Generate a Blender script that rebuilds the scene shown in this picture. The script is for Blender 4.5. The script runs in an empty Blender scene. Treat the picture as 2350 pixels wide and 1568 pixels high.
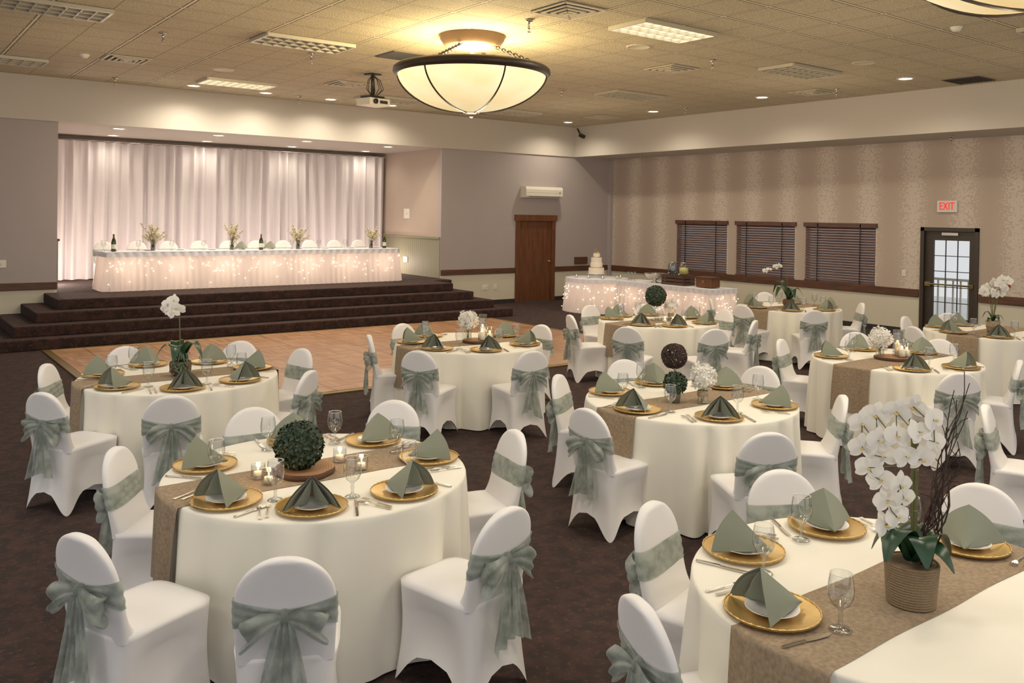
import bpy, math, random
from math import sin, cos, pi, radians, sqrt, atan2, exp
from mathutils import Matrix, Vector
random.seed(7)
sc=bpy.context.scene; COL=sc.collection
# ------------------------------------------------------------------ helpers
def lin(c): 
    return tuple(((x/255)/12.92 if x/255<=.04045 else ((x/255+.055)/1.055)**2.4) for x in c)+(1,)
class NT:
    def __init__(s,name):
        s.mat=bpy.data.materials.new(name); s.mat.use_nodes=True; s.t=s.mat.node_tree
        s.t.nodes.clear(); s.out=s.t.nodes.new('ShaderNodeOutputMaterial')
    def n(s,t,**k):
        nd=s.t.nodes.new(t)
        for a,b in k.items(): setattr(nd,a,b)
        return nd
    def put(s,sock,v):
        if isinstance(v,bpy.types.NodeSocket): s.t.links.new(v,sock)
        elif v is not None: sock.default_value=v
    def m(s,op,a,b=None,c=None):
        nd=s.n('ShaderNodeMath',operation=op); s.put(nd.inputs[0],a)
        if b is not None: s.put(nd.inputs[1],b)
        if c is not None: s.put(nd.inputs[2],c)
        return nd.outputs[0]
    def mix(s,f,a,b):
        nd=s.n('ShaderNodeMix',data_type='RGBA'); s.put(nd.inputs[0],f); s.put(nd.inputs[6],a); s.put(nd.inputs[7],b); return nd.outputs[2]
    def xyz(s):
        tc=s.n('ShaderNodeTexCoord'); sp=s.n('ShaderNodeSeparateXYZ'); s.t.links.new(tc.outputs['Object'],sp.inputs[0]); return sp.outputs
    def co(s): return s.n('ShaderNodeTexCoord').outputs['Object']
    def noise(s,scale,detail=3,vec=None):
        nd=s.n('ShaderNodeTexNoise'); nd.inputs['Scale'].default_value=scale; nd.inputs['Detail'].default_value=detail
        s.put(nd.inputs['Vector'],vec if vec is not None else s.co()); return nd.outputs[0]
    def ramp(s,f,lo,hi):
        nd=s.n('ShaderNodeMapRange'); s.put(nd.inputs[0],f); nd.inputs[1].default_value=lo; nd.inputs[2].default_value=hi; return nd.outputs[0]
    def bump(s,h,strength=.3,dist=.01):
        nd=s.n('ShaderNodeBump'); nd.inputs['Strength'].default_value=strength; nd.inputs['Distance'].default_value=dist; s.put(nd.inputs['Height'],h); return nd.outputs[0]
    def pr(s,base,rough=.6,metal=0,bump=None,**k):
        nd=s.n('ShaderNodeBsdfPrincipled'); s.put(nd.inputs['Base Color'],base); s.put(nd.inputs['Roughness'],rough); nd.inputs['Metallic'].default_value=metal
        if bump is not None: s.put(nd.inputs['Normal'],bump)
        for a,b in k.items(): s.put(nd.inputs[a.replace('_',' ')],b)
        return nd.outputs[0]
    def mixs(s,f,a,b):
        nd=s.n('ShaderNodeMixShader'); s.put(nd.inputs[0],f); s.t.links.new(a,nd.inputs[1]); s.t.links.new(b,nd.inputs[2]); return nd.outputs[0]
    def done(s,sh): s.t.links.new(sh,s.out.inputs[0]); return s.mat
def simple(name,rgb,rough=.6,metal=0,var=.12,scale=8,bs=0,bscale=60,**k):
    q=NT(name); c=lin(rgb); d=tuple(x*(1-var) for x in c[:3])+(1,)
    b=q.bump(q.noise(bscale,2),bs,.005) if bs else None
    return q.done(q.pr(q.mix(q.noise(scale),c,d),rough,metal,b,**k))
def emis(name,rgb,st):
    q=NT(name); e=q.n('ShaderNodeEmission'); e.inputs[0].default_value=lin(rgb); e.inputs[1].default_value=st; return q.done(e.outputs[0])

class MB:
    def __init__(s): s.v=[];s.f=[];s.mi=[];s.sm=[];s.mats=[]
    def mid(s,m):
        if m not in s.mats: s.mats.append(m)
        return s.mats.index(m)
    def add(s,v,f,m,smooth=True,mtx=None):
        o=len(s.v); k=s.mid(m)
        if mtx is not None: v=[mtx@Vector(p) for p in v]
        s.v+= [tuple(p) for p in v]; s.f+=[tuple(i+o for i in q) for q in f]; s.mi+=[k]*len(f); s.sm+=[smooth]*len(f)
    def box(s,c,d,m,mtx=None,ch=0):
        x,y,z=[a/2 for a in d]
        v=[(c[0]+i*x,c[1]+j*y,c[2]+k*z) for i in(-1,1) for j in(-1,1) for k in(-1,1)]
        s.add(v,[(0,1,3,2),(4,6,7,5),(0,4,5,1),(2,3,7,6),(0,2,6,4),(1,5,7,3)],m,False,mtx)
    def surf(s,fn,nu,nv,m,cu=False,smooth=True,mtx=None):
        v=[];f=[]
        cols=nu if cu else nu+1
        for j in range(nv+1):
            for i in range(cols): v.append(fn(i/nu,j/nv))
        for j in range(nv):
            for i in range(nu):
                a=j*cols+i; b=j*cols+(i+1)%cols; f.append((a,b,b+cols,a+cols))
        s.add(v,f,m,smooth,mtx)
    def lathe(s,prof,m,n=32,c=(0,0,0),mtx=None,smooth=True):
        k=len(prof)-1
        def fn(u,v):
            r,z=prof[round(v*k)]; a=2*pi*u; return (c[0]+r*cos(a),c[1]+r*sin(a),c[2]+z)
        s.surf(fn,n,k,m,True,smooth,mtx)
    def tube(s,pts,r,m,n=8,mtx=None):
        pts=[Vector(p) for p in pts]; L=len(pts); rr=r if callable(r) else (lambda t:r)
        v=[];f=[]; ref=None
        for i,p in enumerate(pts):
            t=(pts[min(i+1,L-1)]-pts[max(i-1,0)]).normalized()
            if ref is None: ref=Vector((0,0,1)) if abs(t.z)<.9 else Vector((1,0,0))
            a=t.cross(ref).normalized(); b=a.cross(t).normalized(); ref=b
            for k in range(n):
                q=2*pi*k/n; v.append(p+(a*cos(q)+b*sin(q))*rr(i/(L-1)))
        for i in range(L-1):
            for k in range(n): f.append((i*n+k,i*n+(k+1)%n,(i+1)*n+(k+1)%n,(i+1)*n+k))
        f.append(tuple(range(n))); f.append(tuple((L-1)*n+k for k in range(n))[::-1])
        s.add(v,f,m,True,mtx)
    def sph(s,c,r,m,n=16,sz=1,mtx=None):
        s.surf(lambda u,v:(c[0]+r*sin(pi*v)*cos(2*pi*u),c[1]+r*sin(pi*v)*sin(2*pi*u),c[2]+r*sz*cos(pi*v)),n,max(n//2,4),m,True,True,mtx)
    def mesh(s,name):
        me=bpy.data.meshes.new(name); me.from_pydata(s.v,[],s.f)
        for m in s.mats: me.materials.append(m)
        me.polygons.foreach_set('material_index',s.mi); me.polygons.foreach_set('use_smooth',s.sm); me.update(); return me
def place(name,me,loc=(0,0,0),rz=0,par=None,bevel=0):
    if isinstance(me,MB): me=me.mesh(name)
    o=bpy.data.objects.new(name,me); o.location=loc; o.rotation_euler=(0,0,rz); COL.objects.link(o)
    if par: o.parent=par
    if bevel:
        b=o.modifiers.new('bevel','BEVEL'); b.width=bevel; b.segments=2; b.limit_method='ANGLE'
    return o
def T(x,y,z): return Matrix.Translation((x,y,z))
def RX(a): return Matrix.Rotation(a,4,'X')
def RY(a): return Matrix.Rotation(a,4,'Y')
def RZ(a): return Matrix.Rotation(a,4,'Z')
def light(name,kind,loc,power,color=(255,236,212),rot=(0,0,0),size=.1,**k):
    l=bpy.data.lights.new(name,kind); l.energy=power; l.color=lin(color)[:3]
    if kind=='AREA': l.shape='RECTANGLE'; l.size=k.pop('sx',1); l.size_y=k.pop('sy',1)
    else: l.shadow_soft_size=size
    for a,b in k.items(): setattr(l,a,b)
    o=bpy.data.objects.new(name,l); o.location=loc; o.rotation_euler=rot; COL.objects.link(o); return o

# ------------------------------------------------------------------ materials
Xr,Yb,Zs,Zc,Xsf=16.05,16.944,3.667,4.43,14.712
XL,XS,Yd=2.777,10.712,19.74
GX,GY,G=.47,.33,.61
wall_grey=simple('paint_grey_mauve',(166,157,155),.75,var=.06,scale=2,bs=.08,bscale=200)
wall_side=simple('paint_taupe',(176,160,146),.75,var=.06,scale=2,bs=.08,bscale=200)
wall_cream=simple('paint_cream',(204,199,180),.75,var=.05,scale=2,bs=.08,bscale=200)
soffit_m=simple('paint_soffit',(192,185,174),.75,var=.05,scale=2)
black_base=simple('baseboard_charcoal',(40,38,40),.5)
white_pl=simple('white_plastic',(222,218,205),.4,var=.03)
black_m=simple('black_plastic',(22,22,24),.4)
dkbronze=simple('dark_bronze',(46,34,27),.45,.3)
steel=simple('stainless',(205,200,195),.22,1,var=.05)
silver=simple('silver',(225,222,215),.12,1,var=.03)
def wood(name,a,b,axis=2,rough=.45,sc_=3):
    q=NT(name); mp=q.n('ShaderNodeMapping'); q.put(mp.inputs[0],q.co()); s=[14,14,14]; s[axis]=.9; mp.inputs['Scale'].default_value=s
    f=q.noise(sc_,5,mp.outputs[0]); return q.done(q.pr(q.mix(q.ramp(f,.3,.7),lin(a),lin(b)),rough,0,q.bump(f,.15,.004)))
wood_door=wood('wood_door',(112,66,36),(74,42,23),2)
wood_trim=wood('wood_trim',(96,57,34),(58,35,21),0)
wood_trimy=wood('wood_trim_y',(96,57,34),(58,35,21),1)
wood_blind=wood('wood_blind',(98,66,56),(60,38,32),1)
wood_crate=wood('wood_crate',(84,56,40),(52,34,26),0)
bark=simple('bark',(92,62,44),.9,var=.5,scale=60,bs=.8,bscale=90)
q=NT('wood_slice'); X,Y,Z=q.xyz(); r=q.m('SQRT',q.m('ADD',q.m('MULTIPLY',X,X),q.m('MULTIPLY',Y,Y)))
rings=q.m('SINE',q.m('MULTIPLY',q.m('ADD',r,q.m('MULTIPLY',q.noise(12),.02)),420)); wood_slice_m=q.done(q.pr(q.mix(q.ramp(rings,-1,1),lin((170,128,90)),lin((134,94,60))),.6))
# carpet
q=NT('carpet'); n1=q.noise(9,6); n2=q.noise(160,2); n3=q.noise(28,4)
c=q.mix(q.ramp(n1,.42,.6),lin((40,23,20)),lin((66,40,34))); c=q.mix(q.ramp(n3,.55,.7),c,lin((88,57,46))); c=q.mix(q.ramp(n2,.4,.75),c,lin((20,12,11)))
carpet=q.done(q.pr(c,.95,0,q.bump(n2,.7,.01)))
# ceiling tile
q=NT('ceiling_tile'); X,Y,Z=q.xyz()
def gl(a,o,per,w):
    fr=q.m('FRACT',q.m('DIVIDE',q.m('SUBTRACT',a,o),per)); d=q.m('MINIMUM',fr,q.m('SUBTRACT',1,fr)); return q.m('LESS_THAN',d,w/per/2)
g=q.m('MAXIMUM',gl(X,GX,G*2,.028),gl(Y,GY,G,.028)); g2=gl(X,GX+G,G*2,.014)
sp=q.ramp(q.noise(60,4),.35,.7); sp2=q.ramp(q.noise(160,2),.4,.6)
c=q.mix(sp,lin((170,158,130)),lin((228,216,186))); c=q.mix(q.m('MULTIPLY',sp2,.35),c,lin((126,114,88)))
c=q.mix(q.m('MULTIPLY',g2,.7),c,lin((110,98,76))); c=q.mix(g,c,lin((218,208,184)))
bar_shade=q.m('MAXIMUM',gl(X,GX,G*2,.062),gl(Y,GY,G,.062)); c=q.mix(q.m('MULTIPLY',q.m('SUBTRACT',bar_shade,g),.8),c,lin((64,54,38)))  # shadow lines along the T-bars, painted into the tile colour
ceil_m=q.done(q.pr(c,.9,0,q.bump(sp,.5,.01)))
# wallpaper
q=NT('wallpaper'); X,Y,Z=q.xyz()
st=q.m('SINE',q.m('MULTIPLY',Y,2*pi/.93)); vo=q.n('ShaderNodeTexVoronoi'); vo.inputs['Scale'].default_value=26; q.put(vo.inputs['Vector'],q.co())
th=q.m('ADD',q.m('MULTIPLY',st,.32),.36); f=q.m('LESS_THAN',vo.outputs['Distance'],th)
f=q.m('ADD',q.m('MULTIPLY',f,.65),q.m('MULTIPLY',q.ramp(st,-1,1),.3))
wallpaper=q.done(q.pr(q.mix(f,lin((172,156,143)),lin((200,188,175))),.7,0))
# parquet
q=NT('parquet'); X,Y,Z=q.xyz(); S=.305
fx=q.m('FLOOR',q.m('DIVIDE',X,S)); fy=q.m('FLOOR',q.m('DIVIDE',Y,S)); ch=q.m('MODULO',q.m('ABSOLUTE',q.m('ADD',fx,fy)),2)
sel=q.m('ADD',q.m('MULTIPLY',ch,X),q.m('MULTIPLY',q.m('SUBTRACT',1,ch),Y)); sl=q.m('FLOOR',q.m('DIVIDE',sel,S/5))
cb=q.n('ShaderNodeCombineXYZ'); q.put(cb.inputs[0],fx); q.put(cb.inputs[1],fy); q.put(cb.inputs[2],sl)
wn=q.n('ShaderNodeTexWhiteNoise'); q.put(wn.inputs['Vector'],cb.outputs[0])
c=q.mix(wn.outputs[0],lin((158,114,80)),lin((192,148,110)))
def gl2(a,per,w):
    fr=q.m('FRACT',q.m('DIVIDE',a,per)); return q.m('LESS_THAN',q.m('MINIMUM',fr,q.m('SUBTRACT',1,fr)),w/per/2)
c=q.mix(q.m('MULTIPLY',q.m('MAXIMUM',gl2(X,S,.006),gl2(Y,S,.006)),.6),c,lin((104,70,46)))
c=q.mix(q.m('MULTIPLY',q.m('MAXIMUM',gl2(X,S*3,.016),gl2(Y,S*3,.016)),.7),c,lin((84,54,36)))
parquet=q.done(q.pr(c,.32,0))
brass=simple('brass_trim',(140,120,70),.35,.7)
# fabrics
def fabric(name,rgb,var=.05,transl=0,sheen=.3,weave=500,rough=.85,bs=.12):
    q=NT(name); c=lin(rgb); d=tuple(x*(1-var) for x in c[:3])+(1,); nz=q.noise(weave,1)
    base=q.mix(q.noise(4),c,d); p=q.pr(base,rough,0,q.bump(nz,bs,.002),Sheen_Weight=sheen)
    if transl:
        t=q.n('ShaderNodeBsdfTranslucent'); q.put(t.inputs[0],base); p=q.mixs(transl,p,t.outputs[0])
    return q.done(p)
cloth_m=fabric('tablecloth_ivory',(236,232,219),sheen=.1)
chair_m=fabric('spandex_white',(232,230,230),sheen=.1,rough=.5)
drape_m=fabric('drape_white',(230,224,226),transl=.15)
skirt_m=fabric('skirt_white',(236,230,228),transl=.5)
tabletop_m=fabric('white_linen',(222,222,230),sheen=.1)
nap_m=fabric('napkin_sage',(124,130,113),sheen=.15)
q=NT('organza_sage'); c0=q.mix(q.ramp(q.noise(14,3),.35,.65),lin((140,150,142)),lin((198,205,197)))  # lighter tone paints the fabric's highlights into its colour
p=q.pr(c0,.28,0,q.bump(q.noise(40,3),.4,.006),Sheen_Weight=.6); tl=q.n('ShaderNodeBsdfTranslucent'); q.put(tl.inputs[0],c0); tr=q.n('ShaderNodeBsdfTransparent'); tr.inputs[0].default_value=lin((208,214,208))
organza=q.done(q.mixs(.38,q.mixs(.25,p,tl.outputs[0]),tr.outputs[0]))
q=NT('burlap'); X,Y,Z=q.xyz(); w1=q.m('SINE',q.m('MULTIPLY',X,1100)); w2=q.m('SINE',q.m('MULTIPLY',Y,1100)); w=q.m('MULTIPLY',w1,w2)
c=q.mix(q.ramp(q.noise(60,4),.3,.7),lin((168,148,122)),lin((134,114,91))); c=q.mix(q.m('MULTIPLY',q.ramp(w,-1,1),.35),c,lin((102,84,64)))
burlap=q.done(q.pr(c,.9,0,q.bump(w,.3,.003)))
gold=simple('gold_charger',(210,176,108),.33,.8,var=.25,scale=30,bs=.15,bscale=300)
china=simple('white_china',(238,236,232),.15,var=.02)
def glassm(name,tint=(250,252,252),k=.12):
    q=NT(name); lw=q.n('ShaderNodeLayerWeight'); lw.inputs[0].default_value=.5; g=q.n('ShaderNodeBsdfGlossy'); g.inputs['Roughness'].default_value=.06
    t=q.n('ShaderNodeBsdfTransparent'); pw=q.m('POWER',lw.outputs['Facing'],3); t0=lin(tint); q.put(t.inputs[0],q.mix(pw,t0,lin((150,154,152))))
    f=q.m('ADD',q.m('MULTIPLY',pw,.6),k)
    return q.done(q.mixs(f,t.outputs[0],g.outputs[0]))
glass=glassm('clear_glass',(246,248,248),.13); glass_b=glassm('blue_glass',(205,225,240)); lemon=simple('lemonade',(214,205,120),.2)
pane=glassm('window_pane',(250,252,252),.04)
leaf_d=simple('leaf_boxwood',(44,66,42),.5,var=.5,scale=40)
leaf_o=simple('leaf_orchid',(34,68,42),.3,var=.3,scale=10)
succ=simple('succulent',(84,110,84),.5,var=.4,scale=30)
petal=fabric('petal_white',(240,238,232),var=.06,transl=.25,sheen=0)
petal_c=fabric('petal_cream',(232,222,190),var=.1,transl=.25,sheen=0)
lip=simple('orchid_lip',(196,170,90),.5)
stem_m=simple('stem_green',(104,104,58),.5,var=.4,scale=20)
twig=simple('twig',(58,38,30),.8,var=.5,scale=60)
rope=simple('rope_jute',(146,124,94),.9,var=.4,scale=120,bs=.8,bscale=250)
basket=simple('basket_brown',(112,78,56),.8,var=.5,scale=50,bs=.6,bscale=120)
galv=simple('galvanised',(150,150,146),.4,.6)
wax=simple('candle_wax',(240,232,210),.5,var=.03)
flame=emis('flame',(255,200,125),12)
bulb=emis('fairy_bulb',(255,222,176),9)
dl_m=emis('downlight_glow',(255,244,224),14)
dl_ring=simple('downlight_trim',(225,215,195),.4)
vase_m=glassm('vase_glass',(235,240,235),.15)
green_glass=simple('bottle_green',(38,62,32),.12,var=.2)
label_m=simple('bottle_label',(226,222,205),.6)
foil=simple('bottle_foil',(128,120,60),.3,.6)
# ------------------------------------------------------------------ room shell
b=MB(); b.box((5,8,-.05),(26,26,.1),carpet); place('floor',b)
b=MB(); b.box((Xsf/2-3,(Yb-3)/2,Zc+.05),(Xsf+6,Yb+3,.1),ceil_m); place('ceiling',b)
def tiledbox(name,parts,bevel=0):
    b=MB()
    for c,d,m in parts: b.box(c,d,m)
    return place(name,b,bevel=bevel)
def span(x0,x1,y0,y1,z0,z1,m): return (((x0+x1)/2,(y0+y1)/2,(z0+z1)/2),(abs(x1-x0),abs(y1-y0),abs(z1-z0)),m)
RZ0,RZ1=.73,.858
d1,d2,dz=12.95,14.05,2.03
tiledbox('wall_back',[span(-6,XL,Yb,Yb+.15,RZ0,Zs,wall_grey),span(-6,XL,Yb,Yb+.15,0,RZ0,wall_cream),
 span(XS,d1,Yb,Yb+.15,RZ0,Zs,wall_grey),span(XS,d1,Yb,Yb+.15,0,RZ0,wall_cream),
 span(d1,d2,Yb,Yb+.15,dz,Zs,wall_grey),
 span(d2,Xr,Yb,Yb+.15,RZ0,Zs,wall_grey),span(d2,Xr,Yb,Yb+.15,0,RZ0,wall_cream)])
tiledbox('soffit_back',[span(-6,Xsf,Yb-.04,Yb+.15,Zs,Zc,soffit_m)])
tiledbox('soffit_right',[span(Xsf,Xr+.1,-3,Yb+.15,Zs,Zc+.1,soffit_m)])
tiledbox('trim_back_rail',[span(-6,XL,Yb-.035,Yb,RZ0,RZ1,wood_trim),span(XS+.0,d1-.09,Yb-.035,Yb,RZ0,RZ1,wood_trim),span(d2+.09,Xr,Yb-.035,Yb,RZ0,RZ1,wood_trim)],.008)
tiledbox('baseboard_back',[span(-6,1.45,Yb-.015,Yb,0,.1,black_base),span(11.2,d1-.08,Yb-.015,Yb,0,.1,black_base),span(d2+.08,Xr,Yb-.015,Yb,0,.1,black_base)])
tiledbox('trim_corner',[span(Xr-.1,Xr,Yb-.1,Yb-.0,0,Zs,wall_grey)])
wins=[(13.01,14.57),(11.19,12.76),(9.34,10.95)]; wz0,wz1=.86,2.07; ey0,ey1,ez=7.37,8.44,2.04
parts=[]; ys=[-3,ey0,ey1,wins[2][0],wins[2][1],wins[1][0],wins[1][1],wins[0][0],wins[0][1],Yb+.15]
def rw(y0,y1,z0,z1):
    if z0<RZ0<z1: parts.append(span(Xr,Xr+.15,y0,y1,z0,RZ0,wall_cream)); parts.append(span(Xr,Xr+.15,y0,y1,RZ0,z1,wallpaper))
    else: parts.append(span(Xr,Xr+.15,y0,y1,z0,z1,wall_cream if z1<=RZ0 else wallpaper))
for i in range(len(ys)-1):
    y0,y1=ys[i],ys[i+1]
    if i==1: rw(y0,y1,ez,Zs)
    elif (y0,y1) in wins: rw(y0,y1,0,wz0); rw(y0,y1,wz1,Zs)
    else: rw(y0,y1,0,Zs)
tiledbox('wall_right',parts)
tiledbox('trim_right_rail',[span(Xr-.04,Xr,ey1+.02,Yb-.1,RZ0-.02,RZ1,wood_trimy),span(Xr-.04,Xr,-3,ey0-.02,RZ0-.02,RZ1,wood_trimy)],.008)
tiledbox('baseboard_right',[span(Xr-.015,Xr,ey1,Yb-.1,0,.1,black_base),span(Xr-.015,Xr,-3,ey0,0,.1,black_base)])
# stage recess
green=NT('wainscot_green'); X,Y,Z=green.xyz(); fr=green.m('FRACT',green.m('DIVIDE',Y,.09)); gv=green.m('LESS_THAN',fr,.09)
wains=green.done(green.pr(green.mix(gv,lin((132,130,106)),lin((70,68,54))),.6))
SH=.67
tiledbox('wall_stage_right',[span(XS,XS+.12,Yb+.15,20.4,0,Zs,wall_side)])
tiledbox('wall_stage_left',[span(XL-.12,XL,Yb+.15,20.4,0,Zs,wall_side)])
tiledbox('wall_stage_back',[span(XL-.12,XS+.12,20.3,20.4,0,Zs,wall_side)])
tiledbox('ceiling_stage',[span(XL-.12,XS+.12,Yb+.15,20.4,Zs,Zs+.1,soffit_m)])
tiledbox('trim_stage_wainscot',[span(XS-.02,XS,Yb+.02,20.2,SH,1.57,wains),span(XS-.045,XS,Yb+.02,20.2,1.57,1.61,wains),span(XL,XL+.045,Yb+.02,20.2,1.57,1.61,wood_trim),span(XL,XL+.02,Yb+.02,20.2,SH,1.57,wains)])
steps=[(1.5,11.14,14.7,.168),(1.87,10.85,15.0,.336),(2.22,10.53,15.3,.503),(2.57,10.2,15.6,SH)]
b=MB(); z0=0
for i,(x0,x1,y0,z1) in enumerate(steps): b.box(*span(x0,x1,y0,Yb-.001,z0,z1,carpet)); z0=z1
b.box(*span(XL+.0,XS,Yb-.01,20.25,0,SH,carpet)); b.box(*span(9.8,XS-.0,Yb-.5,Yb-.01,0,SH-.001,carpet)); place('stage_platform',b,bevel=.02)
tiledbox('dance_floor',[span(2.3,10.4,9.5,14.5,0,.022,parquet),span(2.2,2.3,9.4,14.6,0,.018,brass),span(10.4,10.5,9.4,14.6,0,.018,brass),span(2.3,10.4,9.4,9.5,0,.018,brass),span(2.3,10.4,14.5,14.6,0,.018,brass)])
# door back
b=MB(); b.box(*span(d1+.002,d2-.002,Yb+.02,Yb+.07,.01,dz,wood_door))
for x,s in ((d1,1),(d2,-1)): b.box(*span(x-s*.08,x+s*.03,Yb-.03,Yb-.001,0,dz,wood_door)); b.box(*span(x+s*.002,x+s*.03,Yb-.001,Yb+.05,0,dz,wood_door))
b.box(*span(d1-.12,d2+.12,Yb-.05,Yb-.001,dz-.02,dz+.13,wood_door))
b.sph((d2-.12,Yb-.03,1.0),.03,silver); b.tube([(d2-.12,Yb+.02,1.0),(d2-.12,Yb-.03,1.0)],.012,silver)
place('door_1',b,bevel=.006)
# exit door
b=MB(); fm=simple('door_bronze',(50,42,34),.5)
b.box(*span(Xr-.03,Xr+.15,ey0,ey0+.07,0,ez,fm)); b.box(*span(Xr-.03,Xr+.15,ey1-.07,ey1,0,ez,fm)); b.box(*span(Xr-.03,Xr+.15,ey0,ey1,ez-.07,ez,fm))
gy0,gy1,gz0,gz1=7.56,8.22,.36,1.8
X0,X1=Xr+.04,Xr+.09
b.box(*span(X0,X1,ey0+.07,gy0,.01,ez-.07,fm)); b.box(*span(X0,X1,gy1,ey1-.07,.01,ez-.07,fm)); b.box(*span(X0,X1,gy0,gy1,.01,gz0,fm)); b.box(*span(X0,X1,gy0,gy1,gz1,ez-.07,fm))
for i in range(1,3): y=gy0+(gy1-gy0)*i/3; b.box(*span(X0+.015,X1-.015,y-.007,y+.007,gz0,gz1,fm))
for i in range(1,5): z=gz0+(gz1-gz0)*i/5; b.box(*span(X0+.015,X1-.015,gy0,gy1,z-.007,z+.007,fm))
b.box(*span(X0+.022,X0+.028,gy0,gy1,gz0,gz1,pane))
b.tube([(X0-.05,ey0+.1,.98),(X0-.05,ey1-.1,.98)],.016,brass); b.box(((X0-.03),ey1-.14,.98),(.06,.1,.08),brass); b.box(((X0-.03),ey0+.13,.98),(.06,.08,.06),brass)
b.box((X0-.02,7.9,1.92),(.05,.3,.05),steel)
place('door_2',b)
snow=simple('outdoor_ground',(215,218,215),.9)
tiledbox('outdoor_deck',[span(Xr+.2,Xr+9,-3,20,-.1,-.02,snow)])
b=MB()
for y in [6.0+.16*i for i in range(30)]: b.box((Xr+2.5,y,.44),(.03,.03,.92),white_pl)
b.box((Xr+2.5,8.3,.92),(.08,5,.05),white_pl); place('deck_railing',b)
# windows
for k,(y0,y1) in enumerate(wins):
    b=MB(); m=wood_blind
    b.box(*span(Xr+.08,Xr+.09,y0,y1,wz0,wz1,pane)); 
    for yy in (y0,y1-.03): b.box(*span(Xr-.0,Xr+.14,yy,yy+.03,wz0,wz1,white_pl))
    b.box(*span(Xr-.05,Xr+.02,y0-.02,y1+.02,wz1-.07,wz1+.02,m))
    n=21
    for i in range(n):
        z=wz0+.05+(wz1-.09-wz0-.05)*i/(n-1)
        b.box((0,0,0),(.006,y1-y0-.03,.054),m,T(Xr-.015,(y0+y1)/2,z)@RY(.55))
    b.box(*span(Xr-.04,Xr+.01,y0+.01,y1-.01,wz0-.01,wz0+.025,m))
    for t in (.2,.8): yy=y0+(y1-y0)*t; b.box(*span(Xr-.05,Xr-.047,yy-.012,yy+.012,wz0,wz1,black_m))
    place('window_%d'%(k+1),b)
# exit sign
b=MB(); b.box((0,0,0),(.05,.36,.21),white_pl); b.box((-.027,0,0),(.004,.31,.16),simple('sign_face',(214,206,200),.5)); ex=place('exit_sign',b,(Xr-.03,7.94,2.43),bevel=.006)
cu=bpy.data.curves.new('lettering','FONT'); cu.body='EXIT'; cu.size=.2; cu.align_x='CENTER'; cu.align_y='CENTER'; cu.extrude=.003; cu.offset=.0; cu.materials.append(emis('exit_red',(245,40,36),1.1))
t=bpy.data.objects.new('lettering',cu); COL.objects.link(t); t.parent=ex; t.location=(-.032,0,0); t.rotation_euler=(pi/2,0,-pi/2); t.scale=(.68,1,1)
# wall bits
b=MB(); prof=[(0,0),(.2,0),(.23,.04),(.23,.2),(.2,.27),(0,.28)]
v=[];W=1.17
for x in (0,W):
    for p in prof: v.append((13.01+x,Yb-p[0],2.59+p[1]))
f=[(i,(i+1)%6,(i+1)%6+6,i+6) for i in range(6)]+[tuple(range(6)),tuple(range(11,5,-1))]
b.add(v,f,white_pl,False); b.box((13.6,Yb-.215,2.625),(1.0,.02,.03),black_m); b.box((13.6,Yb-.232,2.72),(1.1,.004,.006),dl_ring); b.box((14.08,Yb-.233,2.72),(.04,.004,.04),steel)
place('air_conditioner',b,bevel=.01)
def plate(name,c,axis,w,h,n=1):
    b=MB(); d=(w,.012,h) if axis=='y' else (.012,w,h); b.box((0,0,0),d,white_pl)
    for i in range(n):
        o=(i-(n-1)/2)*.05
        b.box((o,-.01,0) if axis=='y' else (-.01,o,0),(.02,.014,.05) if axis=='y' else (.014,.02,.05),dl_ring)
    return place(name,b,c,bevel=.003)
plate('light_switch',(1.9,Yb-.007,1.19),'y',.2,.13,2); plate('outlet',(11.98,Yb-.007,.41),'y',.16,.12,2); plate('outlet',(12.28,Yb-.007,.41),'y',.08,.12,1)
plate('light_switch',(Xr-.007,8.76,1.15),'x',.08,.12); plate('thermostat',(XS-.007,18.5,2.15),'x',.28,.24,1); plate('outlet',(XS-.03,18.5,1.03),'x',.2,.14,2)
b=MB(); b.box((0,0,0),(.42,.06,.18),wood_trim); place('wall_box',b,(15.0,Yb-.03,1.0),bevel=.01)
b=MB(); b.box((0,0,0),(.05,.1,.13),simple('alarm_red',(170,34,30),.4)); b.box((-.03,0,.01),(.02,.06,.02),white_pl); place('fire_alarm_pull',b,(Xr-.025,6.88,1.08),bevel=.004)
# ------------------------------------------------------------------ ceiling fixtures
def snap(v,o): return o+G*round((v-o)/G)
lou=simple('louver_silver',(206,200,182),.3,.4); panel_on=emis('troffer_lit',(255,240,212),3.4); panel_dim=simple('troffer_lens',(196,190,172),.5)
def troffer(cx,cy,on):
    x0=snap(cx-G,GX); y0=snap(cy-G/2,GY); b=MB()
    pm=panel_on if on else panel_dim
    b.box(*span(x0,x0+2*G,y0,y0+G,Zc-.004,Zc-.002,pm))
    for i in range(9): x=x0+2*G*i/8; b.box((x,y0+G/2,Zc-.025),(.012 if i%8 else .03,G,.045),lou)
    for i in range(4): y=y0+G*i/3; b.box((x0+G,y,Zc-.025),(2*G,.012 if i%3 else .03,.045),lou)
    place('troffer_light',b)
    return x0+G,y0+G/2
for cx,cy,on in [(4.74,11,0),(7.85,7.5,1),(5.2,15.1,1),(11.45,7.8,0),(11.65,11.4,0),(1.45,11.05,0),(1.95,15.05,0),(11.6,15.05,0),(8.4,15.05,0),(11.5,4.2,0)]: 
    x,y=troffer(cx,cy,on)
    if on: light('troffer_lamp','AREA',(x,y,Zc-.06),45,(255,242,220),sx=1.1,sy=.5)
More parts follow.
